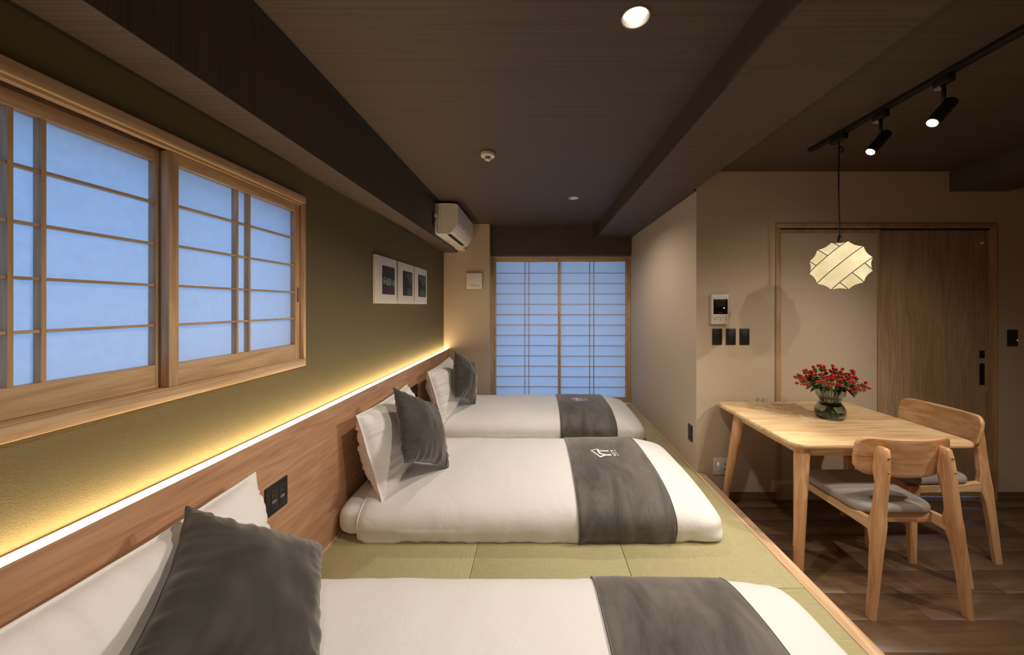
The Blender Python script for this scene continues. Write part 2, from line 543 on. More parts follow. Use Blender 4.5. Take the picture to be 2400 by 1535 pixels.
# ---- sliding door on the dining wall
d1 = thing('door_1', ((DX0 + DX1) / 2, YD, 0), kind='structure')
def ax(px): return (px - VX) / 320
def az(py): return CZ + (VY - py) / 320
fy0, fy1 = YD - .010, YD + .13
bx('frame_head', 'wood_frame', d1, DX0, DX1, fy0, fy1, az(533.5), DZ1, .002)
bx('frame_jamb', 'wood_frame', d1, DX0, ax(1828), fy0, fy1, 0, az(533.5), .002)
bx('frame_jamb', 'wood_frame', d1, ax(2331), DX1, fy0, fy1, 0, az(533.5), .002)
bx('track', 'black_metal', d1, ax(1828), ax(2331), YD + .022, YD + .07, az(537.5), az(533.5))
bx('pocket_head', 'wood_frame', d1, ax(1828), ax(2057), YD + .004, YD + .02, az(546.5), az(537.8))
bx('pocket_panel', 'wall_beige', d1, ax(1828) - .001, ax(2057), YD + .006, YD + .03, .0, az(546.5))
bx('pocket_post', 'wood_frame', d1, ax(2057.5), ax(2063), YD - .002, YD + .03, 0, az(537.8), .001)
lf = bx('door_leaf', 'wood_door', d1, ax(2064), ax(2330), YD + .034, YD + .066, .008, az(538), .0015)
bx('leaf_edge', 'wood_frame', d1, ax(2063.5), ax(2072.5), YD + .0315, YD + .0335, .008, az(538.5))
bx('hanger', 'black_metal', d1, ax(2066), ax(2070.5), YD + .030, YD + .0312, az(545.5), az(535))
bx('lock_plate', 'black_hole', d1, ax(2309), ax(2321), YD + .0315, YD + .0335, az(841), az(823), .0008)
bx('flush_pull', 'black_hole', d1, ax(2309), ax(2321), YD + .0315, YD + .0335, az(904.7), az(853.5), .0008)
MB().lathe([(.012, 0), (.012, .004), (.007, .010), (.001, .011)]).build('knob', 'outlet_white', d1)
kn = d1.children[-1]
kn.data.transform(Matrix.Translation((0, 0, 0)))
for o in list(d1.children):
    if o.name.startswith('knob'):
        o.data.transform(Matrix.Translation(base(d1)))
        o.data.transform(Matrix.Rotation(PI / 2, 4, 'X'))
        o.location = Vector((ax(2314.6), YD + .034, az(566.6))) - base(d1)
bx('sill_track', 'steel', d1, ax(1828), ax(2331), YD + .01, YD + .03, -.002, .004)

# ================================================================== PLATFORM WITH TATAMI
pf = thing('tatami_platform', (.05, 2.0, 0), 'low tatami platform with pale wooden edge along the dining floor', 'platform')
bx('base', 'wood_base', pf, XW + .001, 1.162, -.301, YP - .001, 0, ZT - .0305)
bx('base', 'wood_base', pf, -.569, 1.162, YP, YB - .011, 0, ZT - .0305)
bx('ledge', 'wood_base', pf, XW + .001, XH, -.301, YP - .001, ZT - .030, ZT - .0005)
bx('edge_board', 'wood_edge', pf, 1.162, XE, -.301, YD - .0005, .0, ZT + .001, .003)
bx('wall_strip', 'wood_edge', pf, 1.157, 1.1675, YD, YB - .011, ZT - .02, ZT + .006)
bx('head_strip', 'wood_edge', pf, XH + .0005, XH + .009, -.301, YP - .001, ZT - .03, ZT + .004)
xs = [XH + .010, -.302, .428, 1.1605]
ys = [-.301, .606, 1.513, 2.42, 3.329, 4.352]
for i in range(3):
    for j in range(5):
        x0, x1 = xs[i], xs[i + 1]
        if j >= 3 and i == 2: x1 = 1.1565
        if j == 4 and i == 0:
            pass
        y1 = ys[j + 1]
        if i == 0 and y1 > YP: y1 = YP - .002
        if j == 4 and i == 0: y1 = YP - .001
        bx('tatami_mat', 'tatami_x' if (i + j) % 2 else 'tatami_y', pf, x0 + .0008, x1 - .0008, ys[j] + .0008, y1 - .0008, ZT - .03, ZT, .0025, 2)

# ================================================================== HEADBOARD WITH LIGHT STRIP
ZHB = .903
hb = thing('headboard', (XH - .02, 2.0, ZT), 'long wooden headboard along the olive wall with glowing strip on top', 'headboard')
bx('panel', 'wood_headboard', hb, XH - .0085, XH, -.301, YP - .001, ZT, ZHB, .0015)
bx('back_lip', 'wood_headboard', hb, XW + .0008, XW + .006, -.301, YP - .001, ZT, ZHB - .002, .001)
bx('core', 'wood_headboard', hb, XW + .0065, XH - .009, -.301, YP - .001, ZT, ZHB - .008)
bx('led_strip', 'led_strip', hb, XW + .0075, XH - .0095, -.298, YP - .004, ZHB - .0078, ZHB - .0025)

# headboard outlets
def head_outlet(px0, px1, zc, label, wide):
    y0, y1 = onX(px0, 900, XH)[1], onX(px1, 900, XH)[1]
    h = .0595
    t_ = thing('wall_outlet', (XH, (y0 + y1) / 2, zc), label, 'outlet')
    bx('plate', 'black_plastic', t_, XH + .0003, XH + .006, y0, y1, zc - h, zc + h, .0015)
    w_ = y1 - y0
    for c in (.36, .74) if not wide else (.27, .75):
        yc = y0 + w_ * c; hw = w_ * (.12 if not wide else .15)
        md = bx('module', 'black_module', t_, XH + .006, XH + .0075, yc - hw, yc + hw, zc - .041, zc + .041, .0008)
        if not wide:
            bx('socket', 'black_hole', md, XH + .0074, XH + .0079, yc - hw * .45, yc + hw * .4, zc + .022, zc + .028)
            bx('socket', 'black_hole', md, XH + .0074, XH + .0079, yc - hw * .3, yc + hw * .2, zc + .001, zc + .010)
            bx('print', 'print_light', md, XH + .0074, XH + .0079, yc - hw * .8, yc + hw * .8, zc - .0125, zc - .0105)
            bx('print', 'print_light', md, XH + .0074, XH + .0079, yc - hw * .8, yc + hw * .8, zc - .0085, zc - .0070)
            for s in (-.45, .3): bx('socket', 'black_hole', md, XH + .0074, XH + .0079, yc + hw * s - .0014, yc + hw * s + .0014, zc - .036, zc - .022)
        else:
            bx('socket', 'black_hole', md, XH + .0074, XH + .0079, yc - hw * .1, yc + hw * .45, zc + .005, zc + .030)
            bx('print', 'print_light', md, XH + .0074, XH + .0079, yc - hw * .5, yc + hw * .1, zc - .012, zc - .004)
y_ = onX(645, 1165, XH); head_outlet(619, 671, y_[2], 'black double outlet plate on headboard beside the nearest white pillow', False)
y_ = onX(968, 922, XH); head_outlet(958.8, 978.2, y_[2] + .004, 'black wide outlet plate on headboard between the farther two pillows', True)

# ================================================================== BEDS
LX0, LX1 = -.955, .975
def duvet(bed_y, seed, W_=.512, H_=.150, zm=.085):
    PZ = 2.7
    def ins(x, R=.085):
        d = min(x - LX0, LX1 - x)
        if d >= R: return 0.0
        d = max(d, 0)
        return R - math.sqrt(max(R * R - (R - d) ** 2, 0))
    def drop(x):
        d = max(0.0, min(1.0, (LX1 - x) / .34))
        e = max(0.0, min(1.0, (x - LX0) / .12))
        return .085 * (1 - d) ** 1.7 + .05 * (1 - e) ** 2
    def hh(x):
        return max(H_ - drop(x) - ins(x, .05) * .9, .012)
    def top(x, y):
        i = ins(x); w = W_ - i; h = hh(x)
        u = min(abs(y - bed_y) / w, 1)
        z = ZT + zm + h * (1 - u ** PZ) ** (1 / PZ)
        return z + disp(x, y)
    def disp(x, y):
        return .010 * noise.noise((x * 2.2 + seed, y * 2.4, seed)) + .005 * noise.noise((x * 6 + seed, y * 5, 3)) + .010 * (1 - min(1, abs(y - bed_y) / W_) ** 2)
    def pt(x, s, off=0.0):
        """s in [0,1]: from the bottom of the near side over the top to the bottom of the far side"""
        i = ins(x); w = W_ - i
        if s < .25 or s > .75:                     # lower quarter: side below mid height
            q = s / .25 if s < .25 else (1 - s) / .25   # 0 bottom .. 1 mid
            a = PI / 2 * (1 - q)
            hl = zm - i * .25
            yy = w * max(math.cos(a), 0) ** (2 / 4.5) if q > 0 else 0
            yy = w * (.955 + .045 * math.sin(PI / 2 * q))
            zz = ZT + zm - hl * (1 - q)
            ft = 1 + 2.2 * max(0, 1 - (LX1 - x) / .25)
            wr = .011 * ft * noise.noise((x * 15 + seed, q * 1.2, 5 + seed)) * (.3 + .7 * (1 - q)) + .008 * noise.noise((x * 3.1, q * 2, seed))
            yy += wr + off
            sg = -1 if s < .25 else 1
            return (x, bed_y + sg * yy, max(zz, ZT + .001))
        a = PI * (s - .25) / .5
        h = hh(x)
        c, sn = math.cos(a), math.sin(a)
        yy = -math.copysign(abs(c) ** (2 / PZ), c) * w
        zz = ZT + zm + h * abs(sn) ** (2 / PZ)
        ft = 1 + 2.2 * max(0, 1 - (LX1 - x) / .25)
        wr = (.011 * ft * noise.noise((x * 15 + seed, 1.2, 5 + seed)) * .3 + .008 * noise.noise((x * 3.1, 2, seed))) * abs(c)
        sg = -1 if c > 0 else 1
        n = Vector((0, -c, abs(sn) + .05)).normalized()
        p = Vector((x, bed_y + yy + sg * wr, zz + disp(x, bed_y + yy) * min(1, abs(sn) * 1.5)))
        return tuple(p + n * off)
    return pt, top

def svals(n):
    out = [.25 * k / 8 for k in range(8)]
    out += [.25 + .5 * (.5 - .5 * math.cos(PI * k / n)) * 1.0 for k in range(n + 1)]
    out += [1 - .25 * k / 8 for k in range(7, -1, -1)]
    return out

LOGO = {'poly': [
    [(140, 360), (165, 330), (570, 215), (600, 255), (250, 352)],
    [(565, 218), (725, 215), (895, 525), (865, 600), (740, 570)],
    [(140, 360), (255, 360), (850, 735), (875, 850)],
    [(850, 735), (1090, 680), (1290, 700), (1180, 745), (875, 850)],
    [(895, 525), (1280, 622), (1090, 680), (840, 600)],
    [(1090, 680), (1280, 622), (1640, 610), (1690, 725), (1290, 720)],
    [(815, 320), (1440, 318), (1490, 408), (855, 408)]],
    'marks': [(1580, 300, 180, 36), (1610, 345, 70, 40), (1720, 330, 80, 50), (1650, 410, 80, 60), (1810, 440, 50, 50),
              (1710, 530, 120, 60), (1880, 500, 70, 70), (1850, 600, 60, 90), (1950, 620, 60, 90), (1900, 690, 70, 60), (1830, 690, 30, 50),
              (1870, 290, 80, 40), (1910, 340, 70, 30), (1960, 420, 70, 40), (1990, 470, 60, 30), (2040, 530, 70, 50), (2110, 620, 60, 50), (2130, 680, 90, 40)]}

def make_bed(by, seed, where, ey):
    t_ = thing('futon_bed', (0, by, ZT), 'white futon bed ' + where, 'bed', 'white futon beds on the tatami')
    m = MB()
    # mattress end next to the headboard
    rs = []
    for x in [-1.045, -1.04, -1.02, -.98, -.90, -.80]:
        k = {-1.045: .06, -1.04: .035, -1.02: .015}.get(x, 0)
        r_ = []
        for j in range(40):
            a = 2 * PI * j / 40; c, s = math.cos(a), math.sin(a)
            yy = math.copysign(abs(c) ** .35, c) * (.478 - k); zz = .088 + math.copysign(abs(s) ** .45, s) * (.087 - k * .6)
            r_.append((x, by + yy + .004 * noise.noise((x * 9, a * 2, seed)), ZT + max(zz, .001)))
        rs.append(r_)
    m.rings(rs); m.build('mattress', 'cotton', t_)
    pt, top = duvet(by, seed)
    m = MB(); n = 120; sv = svals(56); rs = []
    xs_ = []
    for k in range(n + 1):
        u = k / n
        xs_.append(LX0 + (LX1 - LX0) * (u + .35 * math.sin(2 * PI * u) / (-2 * PI)))
    # denser at both ends
    xs_ = sorted(set([round(LX0 + .0005 + .1 * (k / 10) ** 2, 5) for k in range(10)] + [round(LX1 - .0005 - .1 * (k / 10) ** 2, 5) for k in range(10)] + [round(LX0 + .1 + (LX1 - LX0 - .2) * k / n, 5) for k in range(n + 1)]))
    for x in xs_:
        rs.append([pt(x, s) for s in sv])
    m.rings(rs); m.build('duvet', 'cotton', t_)
    # piping of the cover at the head end
    m = MB(); m.tube([pt(LX0 + .035, s, .003) for s in sv], .0035, 6); m.build('cover_seam', 'cotton', t_)

    r = thing('bed_runner', (.46, by, ZT), 'dark grey velvet runner with white emblem across the bed ' + where, 'bed runner', 'velvet bed runners')
    x0, x1 = .212, .712; nx = 26
    up = [[pt(x0 + (x1 - x0) * k / nx, s, .0075) for s in sv] for k in range(nx + 1)]
    lo = [[pt(x0 + (x1 - x0) * k / nx, s, .0025) for s in sv] for k in range(nx + 1)]
    m = MB(); N = len(sv)
    rs = [lo[0]] + up + [lo[nx]]
    m.rings(rs, close=False, cap0=False, cap1=False)
    m.build('cloth', 'velvet', r)
    # hems
    for xx in (x0 + .001, x1 - .001):
        MB().tube([pt(xx, s, .0075) for s in sv], .0022, 5).build('hem', 'velvet', r)
    # white emblem and small lettering embroidered on the top
    ref = .45; dy = by - 2.285 + ey
    def P(u, v):
        q = onZ(1380 + u / 31.58, 1048 + v / 31.58, ref)
        return (q[0], q[1] + dy)
    m = MB()
    for poly in LOGO['poly']:
        m.add([(x, y, top(x, y) + .0098) for x, y in (P(*p) for p in poly)], [tuple(range(len(poly)))])
    m.build('emblem', 'thread_white', r)
    m = MB()
    for u, v, w_, h_ in LOGO['marks']:
        q = [P(u, v), P(u + w_, v), P(u + w_ + h_ * .45, v + h_), P(u + h_ * .45, v + h_)]
        m.add([(x, y, top(x, y) + .0096) for x, y in q], [(0, 1, 2, 3)])
    m.build('lettering', 'thread_white', r)
    return pt, top

# pillows
def pillow_obj(name, label, cat, group, W_, H_, T_, pinch, pose, mat, seed, flange=0.0, wr=1.0, pw=.5):
    c, yaw, lean, roll = pose
    n0 = Vector((math.cos(yaw), math.sin(yaw), 0)); a0 = Vector((-math.sin(yaw), math.cos(yaw), 0)); up = Vector((0, 0, 1))
    b = up * math.cos(lean) - n0 * math.sin(lean)
    nn = a0.cross(b).normalized()
    if nn.dot(n0) < 0: nn = -nn
    a = a0 * math.cos(roll) + b * math.sin(roll); b2 = -a0 * math.sin(roll) + b * math.cos(roll)
    mw = Matrix((a, b2, nn)).transposed().to_4x4(); mw.translation = Vector(c)
    N = 56
    def P(u, v, side):
        k = 1 - pinch * (1 - v * v) ** 1.0; l = 1 - pinch * (1 - u * u) ** 1.0
        x = W_ / 2 * u * k; y = H_ / 2 * v * l
        uu, vv = min(abs(u) / (1 - flange), 1), min(abs(v) / (1 - flange), 1)
        tt = ((1 - uu ** 2.2) * (1 - vv ** 2.2))
        z = T_ / 2 * max(tt, 0) ** pw
        e = max(abs(u), abs(v))
        edge = math.exp(-((1 - e) / .30) ** 2)
        ang = v if abs(u) > abs(v) else u
        w1_ = noise.noise((ang * 13 + seed * 3.1, e * .7, side * 7 + seed)) * .013 * edge
        w2_ = noise.noise((u * 2.1 + seed, v * 2.3, side * 3 + seed)) * .013 + noise.noise((u * 5 + seed, v * 4, seed)) * .003
        z = z + (w1_ + w2_ * min(1, tt * 3)) * wr * min(1, z / .02 + .12)
        wob = .003 * noise.noise((u * 4, v * 4, seed + 9))
        return (x + wob, y + wob * .7, side * max(z, .0015) + .008 * noise.noise((u * 1.6, v * 1.6, seed)) * e)
    m = MB()
    def g(k): 
        t_ = -1 + 2 * k / N
        return math.sin(t_ * PI / 2) * .75 + t_ * .25
    for side in (1, -1):
        vs = [P(g(i), g(j), side) for i in range(N + 1) for j in range(N + 1)]
        fs = [(i * (N + 1) + j, (i + 1) * (N + 1) + j, (i + 1) * (N + 1) + j + 1, i * (N + 1) + j + 1) for i in range(N) for j in range(N)]
        m.add(vs, fs, True)
    rim = [(g(k), -1) for k in range(N + 1)] + [(1, g(k)) for k in range(1, N + 1)] + [(g(k), 1) for k in range(N - 1, -1, -1)] + [(-1, g(k)) for k in range(N - 1, 0, -1)]
    o = thing(name, (0, 0, 0), label, cat, group)
    o.matrix_world = mw; o['_local'] = 1
    body = m.build('cover', mat, o)
    bm = bmesh.new(); bm.from_mesh(body.data); bmesh.ops.remove_doubles(bm, verts=bm.verts, dist=.0001)
    bmesh.ops.recalc_face_normals(bm, faces=bm.faces); bm.to_mesh(body.data); bm.free()
    seam = []
    for u, v in rim:
        p = P(u, v, 1); q = P(u, v, -1); seam.append(tuple((p[i] + q[i]) / 2 for i in range(3)))
    MB().tube(seam, .0028, 6, closed=True).build('seam', mat, o)
    return o

make_bed(.878, 1.3, 'farthest from the tall paper screens', -.06)
make_bed(2.290, 4.7, 'in the middle of the three', 0.0)
make_bed(3.600, 8.2, 'closest to the tall paper screens', 0.0)

def white_pillow(y0, y1, zc, seed, where, roll=0.0, lean=.28, dx=0.0, thick=.27):
    pillow_obj('pillow', 'white cotton pillow leaning on the headboard ' + where, 'pillow', 'white pillows', (y1 - y0) / .995, .48, thick, .055,
               ((-.888 + dx, (y0 + y1) / 2, zc + .006), 0.0, lean, roll), 'cotton_pillow', seed, .02, 1.5, .47)
white_pillow(.46, 1.20, .612, 2.0, 'above the bed farthest from the tall screens', 0.0, .24, -.022, .22)
white_pillow(1.845, 2.575, .607, 5.0, 'on the middle bed')
white_pillow(3.05, 3.85, .618, 9.0, 'on the bed closest to the tall screens', .02)

def cushion(c, yaw, lean, roll, seed, where, S_=.435):
    pillow_obj('cushion', 'dark grey velvet cushion tilted against the pillow ' + where, 'cushion', 'velvet cushions', S_, S_, .165, .10,
               (c, yaw, lean, roll), 'velvet_cushion', seed, 0.0, .8, .55)
cushion((-.728, .890, .692), .212, .81, -1.121, 3.0, 'on the bed farthest from the tall screens', .415)
cushion((-.675, 2.075, .69), -.097, .498, -.552, 6.0, 'on the middle bed')
cushion((-.690, 3.39, .715), -.222, .212, -.413, 11.0, 'on the bed closest to the tall screens')

# ================================================================== TABLE
TX0, TX1, TY0, TY1, TZ = 1.296, 2.243, 1.757, 2.546, .730
tb = thing('dining_table', ((TX0 + TX1) / 2, (TY0 + TY1) / 2, 0), 'pale ash dining table with rounded corners and splayed round legs', 'table')
cx_, cy_ = (TX0 + TX1) / 2, (TY0 + TY1) / 2
m = MB(); m.slab((TX1 - TX0) / 2, (TY1 - TY0) / 2, .030, .070, .013, lambda a, b, h: (cx_ + a, cy_ + b, TZ - .030 + h), seg=8, esteps=4)
m.build('tabletop', 'wood_ash_x', tb, sharp=60)
LT = [(1.373, 1.812), (2.100, 1.820), (1.373, 2.36), (2.100, 2.36)]
LF = [(1.318, 1.765), (2.190, 1.776), (1.306, 2.45), (2.190, 2.45)]
for (a, b), (c, d) in zip(LT, LF):
    pts = []; rr = []
    for k in range(9):
        q = k / 8; pts.append((a + (c - a) * q, b + (d - b) * q, (TZ - .0305) * (1 - q))); rr.append(.036 * (1 - q) + .019 * q)
    MB().tube(pts, rr, 20).build('leg', 'wood_ash_z', tb, sharp=50)
za, zb = TZ - .0305 - .048, TZ - .0305
bx('apron', 'wood_ash_x', tb, 1.40, 2.08, 1.802, 1.822, za, zb, .001)
bx('apron', 'wood_ash_x', tb, 1.40, 2.08, 2.35, 2.37, za, zb, .001)
bx('apron', 'wood_ash_y', tb, 1.363, 1.383, 1.84, 2.33, za, zb, .001)
bx('apron', 'wood_ash_y', tb, 2.09, 2.11, 1.84, 2.33, za, zb, .001)

# ================================================================== CHAIRS
def make_chair(loc, rz, label):
    t_ = thing('dining_chair', loc, label, 'chair', 'dining chairs at the table'); t_.rotation_euler = (0, 0, rz); t_['_local'] = 1
    for s in (-1, 1):
        MB().loft([(0, s * .221, -.236, .0135, .018), (.20, s * .200, -.233, .0145, .022), (.33, s * .186, -.228, .015, .027), (.385, s * .179, -.220, .0155, .036),
                   (.425, s * .174, -.219, .0155, .036), (.47, s * .170, -.223, .015, .028), (.60, s * .157, -.222, .015, .025), (.66, s * .151, -.214, .015, .034), (.73, s * .145, -.212, .0145, .030), (.762, s * .142, -.212, .014, .024), (.768, s * .142, -.212, .010, .018)], .005).build('rear_leg', 'wood_ash_z', t_, sharp=40)
        MB().loft([(0, s * .217, .232, .0135, .017), (.20, s * .205, .222, .016, .021), (.34, s * .196, .212, .018, .026), (.415, s * .193, .205, .019, .034)], .005).build('front_leg', 'wood_ash_z', t_, sharp=40)
        # side rail from the rear leg to the front leg
        rs = []
        for y, x, z0, z1, w in ((-.20, .175, .372, .428, .013), (-.13, .178, .374, .424, .013), (-.10, .180, .375, .416, .013), (.05, .187, .376, .416, .013), (.20, .193, .376, .416, .013)):
            c = .003
            rs.append([(s * x + dx, y, z) for dx, z in ((-w, z0 + c), (-w + c, z0), (w - c, z0), (w, z0 + c), (w, z1 - c), (w - c, z1), (-w + c, z1), (-w, z1 - c))])
        MB().rings(rs).build('side_rail', 'wood_ash_y', t_, sharp=40)
        for zz in (.665, .73):
            MB().cyl((s * (.1515 - (zz - .66) * .09), -.2475 + (.73 - zz) * -.02, zz), (s * (.1515 - (zz - .66) * .09), -.238, zz), .0048, n=12).build('dowel', 'wood_headboard', t_)
    MB().bbox(-.168, .168, -.135, -.115, .372, .416, .002).build('rear_rail', 'wood_ash_back', t_, sharp=40)
    MB().bbox(-.178, .178, .195, .215, .372, .416, .002).build('front_rail', 'wood_ash_back', t_, sharp=40)
    # padded seat
    def SM(a, b, h):
        w = 1 + .05 * (b / .21)
        e = max(abs(a) / .205, abs(b) / .205)
        return (a * w, b + .045, .417 + h + (.010 * (1 - min(e, 1) ** 2.5) if h > .02 else 0))
    m = MB(); m.slab(.200, .195, .040, .07, .017, SM, seg=8, esteps=4); m.build('seat', 'fabric_seat', t_, sharp=80)
    # curved backrest
    def BM(a, b, h):
        y = -.196 + .045 * (a / .22) ** 2 - b * .16 + (h - .012)
        k = 1 - .035 * max(0, -b / .09)
        return (a * k, y, .708 + b + .010 * (abs(a) / .22) ** 2 * (1 if b < 0 else .2))
    m = MB(); m.slab(.222, .096, .024, .050, .007, BM, seg=8, esteps=3, sub=14); m.build('backrest', 'wood_ash_back', t_, sharp=60)
    return t_
make_chair((1.748, 1.835, 0), 0.0, 'ash chair with grey seat tucked under the table end opposite the wall')
make_chair((2.316, 2.160, 0), PI / 2, 'ash chair with grey seat at the table side facing the tatami platform')

# ================================================================== VASE AND BERRIES
VXX, VYY = 1.815, 2.165
vz = TZ + .0005
va = thing('vase', (VXX, VYY, vz), 'smoky green glass vase with pinched waist on the dining table', 'vase')
VS = .78
prof = [(r * VS, z) for r, z in [(.070, 0), (.088, .004), (.100, .022), (.103, .040), (.098, .060), (.086, .080), (.072, .096), (.067, .104), (.070, .112), (.080, .124), (.092, .140), (.098, .156), (.099, .172), (.096, .187)]]
inner = [(r - .0045, max(z, .010)) for r, z in prof][::-1]
m = MB(); m.lathe(prof + [(.0935 * VS, .1885)] + inner + [(.0, .010)], (VXX, VYY, vz), 48, cap0=True, cap1=False); m.build('glass', 'smoke_glass', va)
wp = [(.001, .0104)] + [(r - .0052, z) for r, z in prof if .010 < z < .125]
m = MB(); m.lathe(wp, (VXX, VYY, vz), 40, cap0=False, cap1=True); m.build('water', 'water', va)

berry_me = None
def leaf(mb, p, d, up, L, w):
    d = Vector(d).normalized(); sd = d.cross(Vector(up)).normalized(); upv = sd.cross(d)
    vs = []; fs = []
    for k in range(6):
        q = k / 5; ww = w * math.sin(PI * min(q * .9 + .06, 1)) ; c = Vector(p) + d * L * q - upv * L * .25 * q * q
        vs += [c - sd * ww + upv * ww * .35, c, c + sd * ww + upv * ww * .35]
    for k in range(5):
        fs += [(3 * k, 3 * k + 1, 3 * k + 4, 3 * k + 3), (3 * k + 1, 3 * k + 2, 3 * k + 5, 3 * k + 4)]
    mb.add(vs, fs, True)

rnd = random.Random(5)
sprigs = []
for ring_, n_, rad, zt in ((0, 4, .04, .105), (1, 8, .092, .092), (2, 10, .145, .058)):
    for k in range(n_):
        sprigs.append((2 * PI * (k + rnd.uniform(-.25, .25)) / n_ + ring_ * .4, rad + rnd.uniform(-.015, .02), zt + rnd.uniform(-.02, .018)))
for ang, rad, zt in sprigs:
    bx0, by0 = VXX + (.035) * math.cos(ang + 2.6), VYY + .035 * math.sin(ang + 2.6)
    tip = Vector((VXX + rad * math.cos(ang), VYY + rad * .95 * math.sin(ang), vz + .187 + zt - .02))
    t_ = thing('berry_sprig', (bx0, by0, vz + .015), 'green sprig with shiny red berries standing in the glass vase', 'flower', 'berry sprigs in the vase')
    neck = Vector((VXX + (.03) * math.cos(ang), VYY + .03 * math.sin(ang), vz + .105))
    rim = Vector((VXX + min(rad, .056) * math.cos(ang), VYY + min(rad, .056) * math.sin(ang), vz + .188))
    pts = [(bx0, by0, vz + .015), tuple((Vector((bx0, by0, vz + .015)) + neck) / 2), tuple(neck), tuple(rim), tuple((rim + tip) / 2 + Vector((0, 0, .012))), tuple(tip)]
    m = MB(); m.tube(pts, [.0024, .0024, .0022, .002, .0018, .0012], 6)
    heads = []
    for b_ in range(rnd.randint(6, 8)):
        dv = Vector((rnd.uniform(-1, 1), rnd.uniform(-1, 1), rnd.uniform(-.1, 1.1))).normalized()
        L = rnd.uniform(.026, .055); st = tip + Vector((0, 0, -.012 * rnd.random()))
        q = st + Vector((dv.x * L, dv.y * L, dv.z * L * .8)); heads.append((q, dv))
        m.tube([tuple(st), tuple(q)], [.0012, .001], 5)
    m.build('stem', 'stem_green', t_)
    for q, dv in heads:
        if berry_me is None:
            mb = MB(); mb.lathe([(.0005, -.0085), (.005, -.0072), (.0080, -.002), (.0083, .002), (.0062, .0068), (.0022, .0092), (.0003, .0105)], (0, 0, 0), 12)
            o = mb.build('berry', 'berry_red', None); berry_me = o.data
            mb = MB()
            for k in range(5):
                a = 2 * PI * k / 5; leaf(mb, (0, 0, -.0085), (math.cos(a), math.sin(a), .25), (0, 0, 1), .013, .004)
            oc = mb.build('calyx', 'leaf_light', None); calyx_me = oc.data
            bpy.data.objects.remove(oc)
        else:
            o = bpy.data.objects.new('berry', berry_me); COL.objects.link(o)
        o.parent = t_; o.location = q - base(t_); o.rotation_euler = Vector(dv).to_track_quat('Z', 'Y').to_euler()
        c_ = bpy.data.objects.new('calyx', calyx_me); COL.objects.link(c_); c_.parent = o
    for l_ in range(5):
        a = ang + rnd.uniform(-1.1, 1.1); mb = MB()
        p0 = rim.lerp(tip, rnd.uniform(.05, .7))
        leaf(mb, p0, (math.cos(a), math.sin(a), rnd.uniform(-.35, .35)), (0, 0, 1), rnd.uniform(.045, .075), rnd.uniform(.010, .017))
        mb.build('leaf', 'leaf_green' if rnd.random() < .75 else 'leaf_light', t_)
    mb = MB(); leaf(mb, Vector(pts[1]), (math.cos(ang), math.sin(ang), .6), (0, 0, 1), .05, .012); mb.build('leaf', 'leaf_green', t_)

# ================================================================== PENDANT, TRACK, SPOTLIGHTS
TRX = 1.713
rail = thing('track_rail', (TRX, 1.0, ZC), 'black lighting track running along the dining ceiling', 'lighting track')
bx('rail', 'black_metal', rail, TRX - .017, TRX + .017, -.6, 2.19, ZC - .020, ZC - .0003, .001)
bx('slot', 'black_hole', rail, TRX - .005, TRX + .005, -.59, 2.185, ZC - .0212, ZC - .0202)

PYY = 1.984; PZ0 = CZ + (VY - 623) * PYY / F; PXX = (1968 - VX) * PYY / F
RA, RB = .141, .139
pen = thing('pendant_lamp', (PXX, PYY, ZC - .022), 'glowing cream paper pendant lamp with crossed wire ribs over the table', 'lamp')
bx('adapter', 'black_metal', pen, TRX - .016, TRX + .016, PYY - .045, PYY + .045, ZC - .052, ZC - .0215, .002)
cpts = [(TRX, PYY, ZC - .052), (TRX, PYY, ZC - .085)]
for k in range(15):
    a = 2 * PI * k / 14; cpts.append((TRX + .003 + .018 * (1 - math.cos(a)) * .6, PYY, ZC - .097 - .016 * math.sin(a)))
cpts += [(TRX, PYY, ZC - .115), (TRX - .001, PYY, 2.1), (PXX, PYY, PZ0 + RB + .03)]
MB().tube(cpts, .0036, 8).build('cord', 'black_metal', pen)
MB().lathe([(.004, .034), (.008, .033), (.011, .004), (.012, -.004)], (PXX, PYY, PZ0 + RB), 16).build('cap', 'black_metal', pen)
SS = .5
RZ = Matrix.Rotation(math.atan2(PXX, PYY) * -1.0, 3, 'Z')     # rib pattern turned towards the room
NA = RZ @ Vector((-.7071, 0, .7071)); NB_ = RZ @ Vector((.7071, 0, .7071))
def shade_r(p):
    a, b = p.dot(NA), p.dot(NB_)
    ds = [abs(math.asin(max(-1, min(1, a))) - math.asin(s)) for s in (-SS, 0, SS)]
    if abs(a) > SS - .02:
        ds += [abs(math.asin(max(-1, min(1, b))) - math.asin(s)) for s in (-SS, 0, SS)]
    d = min(min(ds) / .26, 1)
    return 1 - .085 * (1 - (1 - d) ** 2)
rs = []
for i in range(1, 72):
    th = PI * i / 72; r_ = []
    for j in range(112):
        ph = 2 * PI * j / 112
        p = Vector((math.sin(th) * math.cos(ph), math.sin(th) * math.sin(ph), math.cos(th)))
        k = shade_r(p); r_.append((PXX + p.x * RA * k, PYY + p.y * RA * k, PZ0 + p.z * RB * k))
    rs.append(r_)
m = MB(); m.rings(rs); m.build('shade', 'lamp_paper', pen)
def on_shade(p): return (PXX + p.x * RA * 1.004, PYY + p.y * RA * 1.004, PZ0 + p.z * RB * 1.004)
YV = RZ @ Vector((0, 1, 0))
